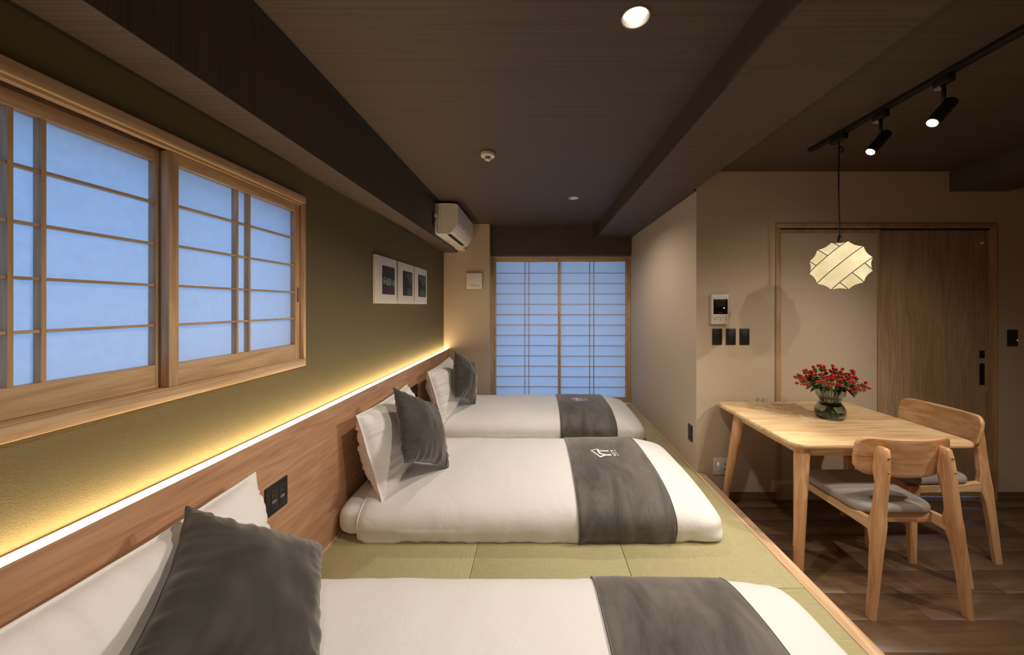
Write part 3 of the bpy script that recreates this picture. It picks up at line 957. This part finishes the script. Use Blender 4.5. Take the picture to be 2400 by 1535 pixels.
for s in (-SS, 0, SS):
    r_ = math.sqrt(1 - s * s)
    MB().tube([on_shade(NA * s + (NB_ * math.cos(2 * PI * k / 64) + YV * math.sin(2 * PI * k / 64)) * r_) for k in range(64)], .0021, 5, closed=True).build('rib', 'wire_dark', pen)
    for sg in (-1, 1):
        amax = math.acos(min(1, SS / r_)) if r_ > SS else 0
        MB().tube([on_shade(NB_ * s + (NA * sg * math.cos(a) + YV * math.sin(a)) * r_) for a in [amax * (-1 + 2 * k / 24) for k in range(25)]], .0021, 5).build('rib', 'wire_dark', pen)

def spotlight(y, aim, label, power, zl=0.0):
    aim = Vector(aim).normalized()
    t_ = thing('track_spotlight', (TRX, y, ZC - .0215), label, 'spotlight', 'black track spotlights')
    bx('adapter', 'black_metal', t_, TRX - .015, TRX + .015, y - .03, y + .03, ZC - .052, ZC - .0215, .002)
    bx('collar', 'print_grey', t_, TRX - .013, TRX + .013, y + .005, y + .028, ZC - .062, ZC - .0525, .001)
    MB().cyl((TRX, y, ZC - .052), (TRX, y, ZC - .135), .007, n=12).build('stem', 'black_metal', t_)
    bk = Vector((TRX + .012, y - .012, ZC - .135)) - aim * .012
    fr = bk + aim * .125
    ring = []
    hd = MB(); hd.tube([tuple(bk), tuple(bk + aim * .006), tuple(fr - aim * .002), tuple(fr), tuple(fr - aim * .004)], [.018, .0235, .0235, .0225, .0195], 28)
    hd = hd.build('head', 'black_metal', t_, sharp=35)
    MB().tube([tuple(fr + aim * .0002), tuple(fr + aim * .0006)], [.0185, .0182], 24).build('lens', 'lens_lit', hd)
    light('spot_beam', 'SPOT', t_, fr + aim * .01, power, C_SPOT, aim, math.radians(88), .7, .02)
    return t_
spotlight(1.742, (-.64, .02, -.75), 'black track spotlight next to the pendant lamp plug', P_SPOT)
spotlight(1.472, (-.66, .0, -.75), 'black track spotlight second along from the pendant plug', P_SPOT)
spotlight(.95, (.1, .75, -.75), 'black track spotlight third along from the pendant plug', P_SPOT_OUT)

# ================================================================== CEILING FITTINGS
HOLES = []
def downlight(x, y, label, power, tilt=(0, 0, -1), cone=150, soft=.8):
    t_ = thing('downlight', (x, y, ZC), label, 'downlight', 'recessed ceiling downlights')
    z = ZC - .0006
    MB().lathe([(.0495, 0), (.0490, -.003), (.0455, -.0035), (.0450, -.001)], (x, y, z), 40, cap0=False, cap1=False).build('trim_ring', 'print_grey', t_)
    HOLES.append((x, y))
    MB().lathe([(.0452, -.001), (.042, .024), (.034, .050)], (x, y, z), 40, cap0=False, cap1=False).build('reflector', 'steel', t_)
    MB().lathe([(.034, .0505), (.028, .0480), (.0001, .0470)], (x, y, z), 32, cap0=False, cap1=False).build('lens', 'lens_lit', t_)
    light('beam', 'SPOT', t_, (x, y, z - .012), power, C_WARM, tilt, math.radians(cone), soft, .03)
downlight(.336, 1.190, 'round recessed downlight in the ceiling above the middle of the room', P_DOWN)
downlight(.336, 3.190, 'round recessed downlight in the ceiling near the tall screens', P_DOWN)
downlight(.336, -.810, 'round recessed downlight in the ceiling behind the beds', P_DOWN)
downlight(2.05, .80, 'round recessed downlight in the ceiling close to the lighting track', P_ENTRY * 1.05)
downlight(2.80, .90, 'round recessed downlight in the ceiling beside the far dining beam', P_ENTRY * 2.6, (-1.0, 1.2, -1.67), 62, .9)

# openings in the ceiling for the downlights
cut = MB()
for hx, hy in HOLES: cut.lathe([(.0453, -.05), (.0453, .06)], (hx, hy, ZC), 40)
co = cut.build('cutter', 'black_metal')
md = ce.modifiers.new('holes', 'BOOLEAN'); md.operation = 'DIFFERENCE'; md.object = co; md.solver = 'EXACT'
bpy.context.view_layer.update()
me_ = bpy.data.meshes.new_from_object(ce.evaluated_get(bpy.context.evaluated_depsgraph_get()))
ce.modifiers.clear(); ce.data = me_
bpy.data.objects.remove(co)

sx, sy = (1143 - VX) * (ZC - CZ) * F / (VY - 358) / F, (ZC - CZ) * F / (VY - 358)
sd = thing('smoke_detector', (sx, sy, ZC), 'round cream smoke detector on the dark ceiling', 'smoke detector')
MB().lathe([(.042, -.0003), (.045, -.004), (.045, -.022), (.042, -.026), (.002, -.027)], (sx, sy, ZC), 36, cap1=False).build('body', 'white_plastic', sd, sharp=40)
MB().lathe([(.017, -.027), (.0175, -.042), (.0172, -.0425)], (sx, sy, ZC), 24).build('sensor_cage', 'print_grey', sd, sharp=40)
MB().lathe([(.0175, -.0425), (.0178, -.047), (.015, -.049), (.001, -.0492)], (sx, sy, ZC), 24, cap1=False).build('sensor_cap', 'white_plastic', sd, sharp=40)
MB().lathe([(.002, -.027), (.002, -.030)], (sx + .036, sy - .01, ZC), 8).build('indicator', 'led_white', sd)

# ================================================================== AIR CONDITIONER
ac = thing('air_conditioner', (XB1, 3.645, 2.09), 'white wall-mounted air conditioner on the dark beam', 'air conditioner')
AY0, AY1 = 3.262, 4.03
xa = XB1 + .0008
prof = [(xa, 2.094), (xa, 2.378), (xa + .10, 2.380), (-.752, 2.374), (-.738, 2.366), (-.737, 2.30), (-.741, 2.20), (-.748, 2.185), (-.765, 2.150), (-.79, 2.118), (-.81, 2.102), (-.83, 2.096)]
MB().prism(prof, 'y', AY0, AY1).build('body', 'white_plastic', ac)
MB().prism([(-.7368, 2.366), (-.733, 2.362), (-.7325, 2.30), (-.7365, 2.203), (-.7408, 2.200), (-.7368, 2.30)], 'y', AY0 + .006, AY1 - .006).build('front_panel', 'white_panel', ac)
MB().prism([(-.7455, 2.185), (-.742, 2.183), (-.762, 2.146), (-.787, 2.114), (-.792, 2.1165), (-.7645, 2.1505)], 'y', AY0 + .02, AY1 - .03).build('louver', 'white_panel', ac)
bx('air_slot', 'black_hole', ac, -.842, -.812, AY0 + .03, AY1 - .12, 2.092, 2.0965)
for k, (u, w_) in enumerate(((.0, .05), (.02, .035), (.035, .06))):
    bx('print', 'print_grey', ac, xa + .012 + u * .8, xa + .017 + u * .8, 3.60 + u, 3.60 + u + w_, 2.0932, 2.0939)
bx('side_line', 'print_grey', ac, xa + .052, xa + .0535, AY0 - .0004, AY0, 2.097, 2.377)
bx('duct_cover', 'white_plastic', ac, xa, xa + .10, AY1 + .001, YP - .001, 2.080, 2.135, .012)
oy = 3.262 - .045
pr = thing('socket_plate', (XB1, oy, 2.22), 'black power socket on the dark beam beside the air conditioner', 'outlet')
bx('plate', 'black_plastic', pr, XB1 + .0003, XB1 + .007, oy - .035, oy + .035, 2.165, 2.285, .0015)
MB().bbox(XB1 + .007, XB1 + .032, oy - .012, oy + .012, 2.238, 2.268, .004).build('plug', 'white_plastic', ac)
MB().tube([(XB1 + .025, oy, 2.238), (XB1 + .025, oy, 2.21), (XB1 + .020, oy - .004, 2.16), (XB1 + .017, oy + .012, 2.115), (XB1 + .016, oy + .05, 2.094)], .004, 8).build('power_cord', 'white_plastic', ac)

# ventilation cover on the pillar
x0, _, z1 = onY(1094, 640, YP); x1, _, z0 = onY(1130.5, 677, YP)
vc = thing('vent_cover', ((x0 + x1) / 2, YP, z0), 'square cream ventilation cover on the beige pillar', 'vent cover')
bx('backplate', 'white_plastic', vc, x0 + .006, x1 - .006, YP - .012, YP - .0003, z0 + .006, z1 - .006)
bx('frame', 'white_plastic', vc, x0, x1, YP - .034, YP - .012, z0, z1, .003)
bx('face', 'white_panel', vc, x0 + .006, x1 - .006, YP - .0355, YP - .034, z0 + .006, z1 - .006, .0008)
def vpx(u): return (1090 + u / 33.4 - VX) * YP / F
def vpz(v): return CZ + (VY - (636 + v / 33.4)) * YP / F
m = MB()
for u0, u1, v0, v1 in [(490, 1100, 1045, 1070), (500, 700, 1085, 1105), (510, 620, 1130, 1145), (510, 700, 1210, 1225), (740, 770, 1130, 1180), (790, 860, 1130, 1150), (770, 860, 1225, 1245), (940, 1020, 1230, 1242), (1090, 1180, 1230, 1242)]:
    m.box(vpx(u0), vpx(u1), YP - .0361, YP - .0354, vpz(v1), vpz(v0))
for u in (985, 1148): m.box(vpx(u - 38), vpx(u + 38), YP - .0361, YP - .0354, vpz(1205), vpz(1150))
m.build('print', 'print_grey', vc)

# ================================================================== PICTURES
XP = XW + .024
def picture(px0, px1, label, blobs):
    y0, y1 = onX(px0, 600, XP)[1], onX(px1, 600, XP)[1]
    z0, z1 = 1.440, 1.777; w_ = y1 - y0
    t_ = thing('picture', (XW, (y0 + y1) / 2, z0), label, 'picture', 'canvas pictures on the olive wall')
    bx('canvas', 'canvas', t_, XW + .0005, XP, y0, y1, z0, z1, .003)
    a0, a1, b0, b1 = y0 + w_ * .27, y1 - w_ * .14, z0 + .067, z1 - .066
    pn = bx('print_panel', 'print_purple', t_, XP, XP + .005, a0, a1, b0, b1, .0008)
    for mat_, poly in blobs:
        m = MB(); m.prism([(a0 + (a1 - a0) * u, b0 + (b1 - b0) * v) for u, v in poly], 'x', XP + .0048, XP + .0064)
        m.build('print_shape', mat_, pn)
g1, g2 = 'print_green', 'print_green_light'
picture(881.4, 929.8, 'white canvas with dark print of a pale green cloud band', [
    (g2, [(.02, .36), (.10, .34), (.16, .40), (.24, .42), (.22, .36), (.34, .32), (.62, .33), (.69, .37), (.70, .52), (.62, .58), (.44, .58), (.34, .55), (.22, .57), (.10, .60), (.03, .58)]),
    (g1, [(.10, .50), (.30, .50), (.30, .53), (.10, .53)]),
    (g2, [(.78, .38), (.88, .33), (.98, .33), (.98, .55), (.88, .54), (.78, .50)])])
picture(933.5, 970, 'white canvas with dark print of two green hanging leaf shapes beside the cloud canvas', [
    (g1, [(.34, .93), (.95, .93), (.93, .70), (.78, .47), (.66, .45), (.62, .60), (.46, .72), (.36, .82)]),
    (g1, [(.40, .03), (.92, .03), (.90, .20), (.76, .34), (.62, .33), (.44, .22)]),
    (g2, [(.62, .88), (.68, .88), (.74, .52), (.70, .50)])])
picture(972, 1000.7, 'white canvas with dark print of mirrored green tree shapes nearest the pillar', [
    (g1, [(.08, .95), (.95, .95), (.92, .72), (.72, .62), (.68, .50), (.46, .50), (.40, .64), (.14, .76)]),
    (g1, [(.05, .03), (.96, .03), (.88, .20), (.62, .36), (.46, .36), (.12, .22)]),
    (g2, [(.30, .90), (.36, .90), (.40, .68), (.34, .68)]), (g2, [(.62, .90), (.68, .90), (.66, .66), (.60, .66)])])

# ================================================================== WALL CONTROLS
def yplate(name, px0, px1, py0, py1, th, mat, parent, b=.0015, off=.0003):
    return bx(name, mat, parent, ax(px0), ax(px1), YD - off - th, YD - off, az(py1), az(py0), b)
ic = thing('intercom', (ax(1682), YD, az(759)), 'white video intercom with small dark screen on the beige wall', 'intercom')
yplate('body', 1663.5, 1703, 690, 759, .030, 'white_plastic', ic, .003)
yplate('bezel', 1667.2, 1700, 701.3, 735.8, .0012, 'screen_glass', ic, .0004, .0303)
yplate('screen', 1672, 1694, 704, 719.5, .0005, 'screen_dim', ic, 0, .0314)
yplate('indicator', 1690.4, 1693, 720.6, 723, .0005, 'led_blue', ic, 0, .0314)
yplate('button_line', 1664.3, 1702.5, 743.6, 744.3, .0004, 'print_grey', ic, 0, .0302)
m = MB()
for px in (1670.5, 1683.7, 1697):
    for a, b, c, d in ((-1, 1.4, 747, 748), (-1, .2, 747, 750), (-1.8, 1.8, 751, 751.7)):
        m.box(ax(px + a), ax(px + b), YD - .0307, YD - .0302, az(d), az(c))
m.box(ax(1679), ax(1688), YD - .0319, YD - .0313, az(732.6), az(732))
m.build('print', 'print_grey', ic)
for px, w_ in ((1669, 'directly under the intercom'), (1701, 'in the middle of the three under the intercom'), (1733, 'of the three under the intercom, nearest the sliding door')):
    sw = thing('light_switch', (ax(px + 11), YD, az(808)), 'black light switch plate ' + w_, 'light switch', 'black switch plates')
    yplate('plate', px, px + 22.4, 770, 808, .006, 'black_plastic', sw, .0012)
    yplate('rocker', px + 4.5, px + 17.9, 777, 801, .0016, 'black_metal', sw, .0006, .0063)
sw = thing('light_switch', (ax(2371), YD, az(811)), 'black light switch plate right of the sliding door', 'light switch', 'black switch plates')
yplate('plate', 2360, 2383.3, 772.6, 811, .006, 'black_plastic', sw, .0012)
yplate('rocker', 2364.5, 2379, 779.6, 804, .0016, 'black_metal', sw, .0006, .0063)
yplate('indicator', 2380.3, 2383, 796.2, 797.8, .0004, 'led_white', sw, 0, .0063)

wo = thing('wall_outlet', (ax(1690), YD, az(1112)), 'white outlet plate with switch low on the wall behind the table leg', 'outlet')
yplate('plate', 1671.3, 1709, 1071.8, 1112, .008, 'outlet_white', wo, .003)
yplate('switch_module', 1679.3, 1689, 1081.5, 1104, .0025, 'white_panel', wo, .001, .0083)
yplate('indicator', 1680.5, 1682, 1083, 1088, .0006, 'led_white', wo, 0, .0108)
yplate('socket_module', 1692, 1703, 1081.5, 1103.5, .0015, 'outlet_white', wo, .0006, .0083)
for py in (1084, 1095.5):
    for px in (1694.6, 1698.4): yplate('slot', px, px + 1.2, py, py + 4.5, .0006, 'black_hole', wo, 0, .0097)

z0, z1 = .40, .52
so = thing('wall_outlet', (XA, 2.657, z0), 'black outlet plate on the alcove wall beside the beds', 'outlet')
bx('plate', 'black_plastic', so, XA - .006, XA - .0003, 2.622, 2.692, z0, z1, .0012)
bx('module', 'black_module', so, XA - .0072, XA - .006, 2.645, 2.669, z0 + .02, z1 - .02, .0006)

for o in bpy.data.objects:
    if '_local' in o: del o['_local']
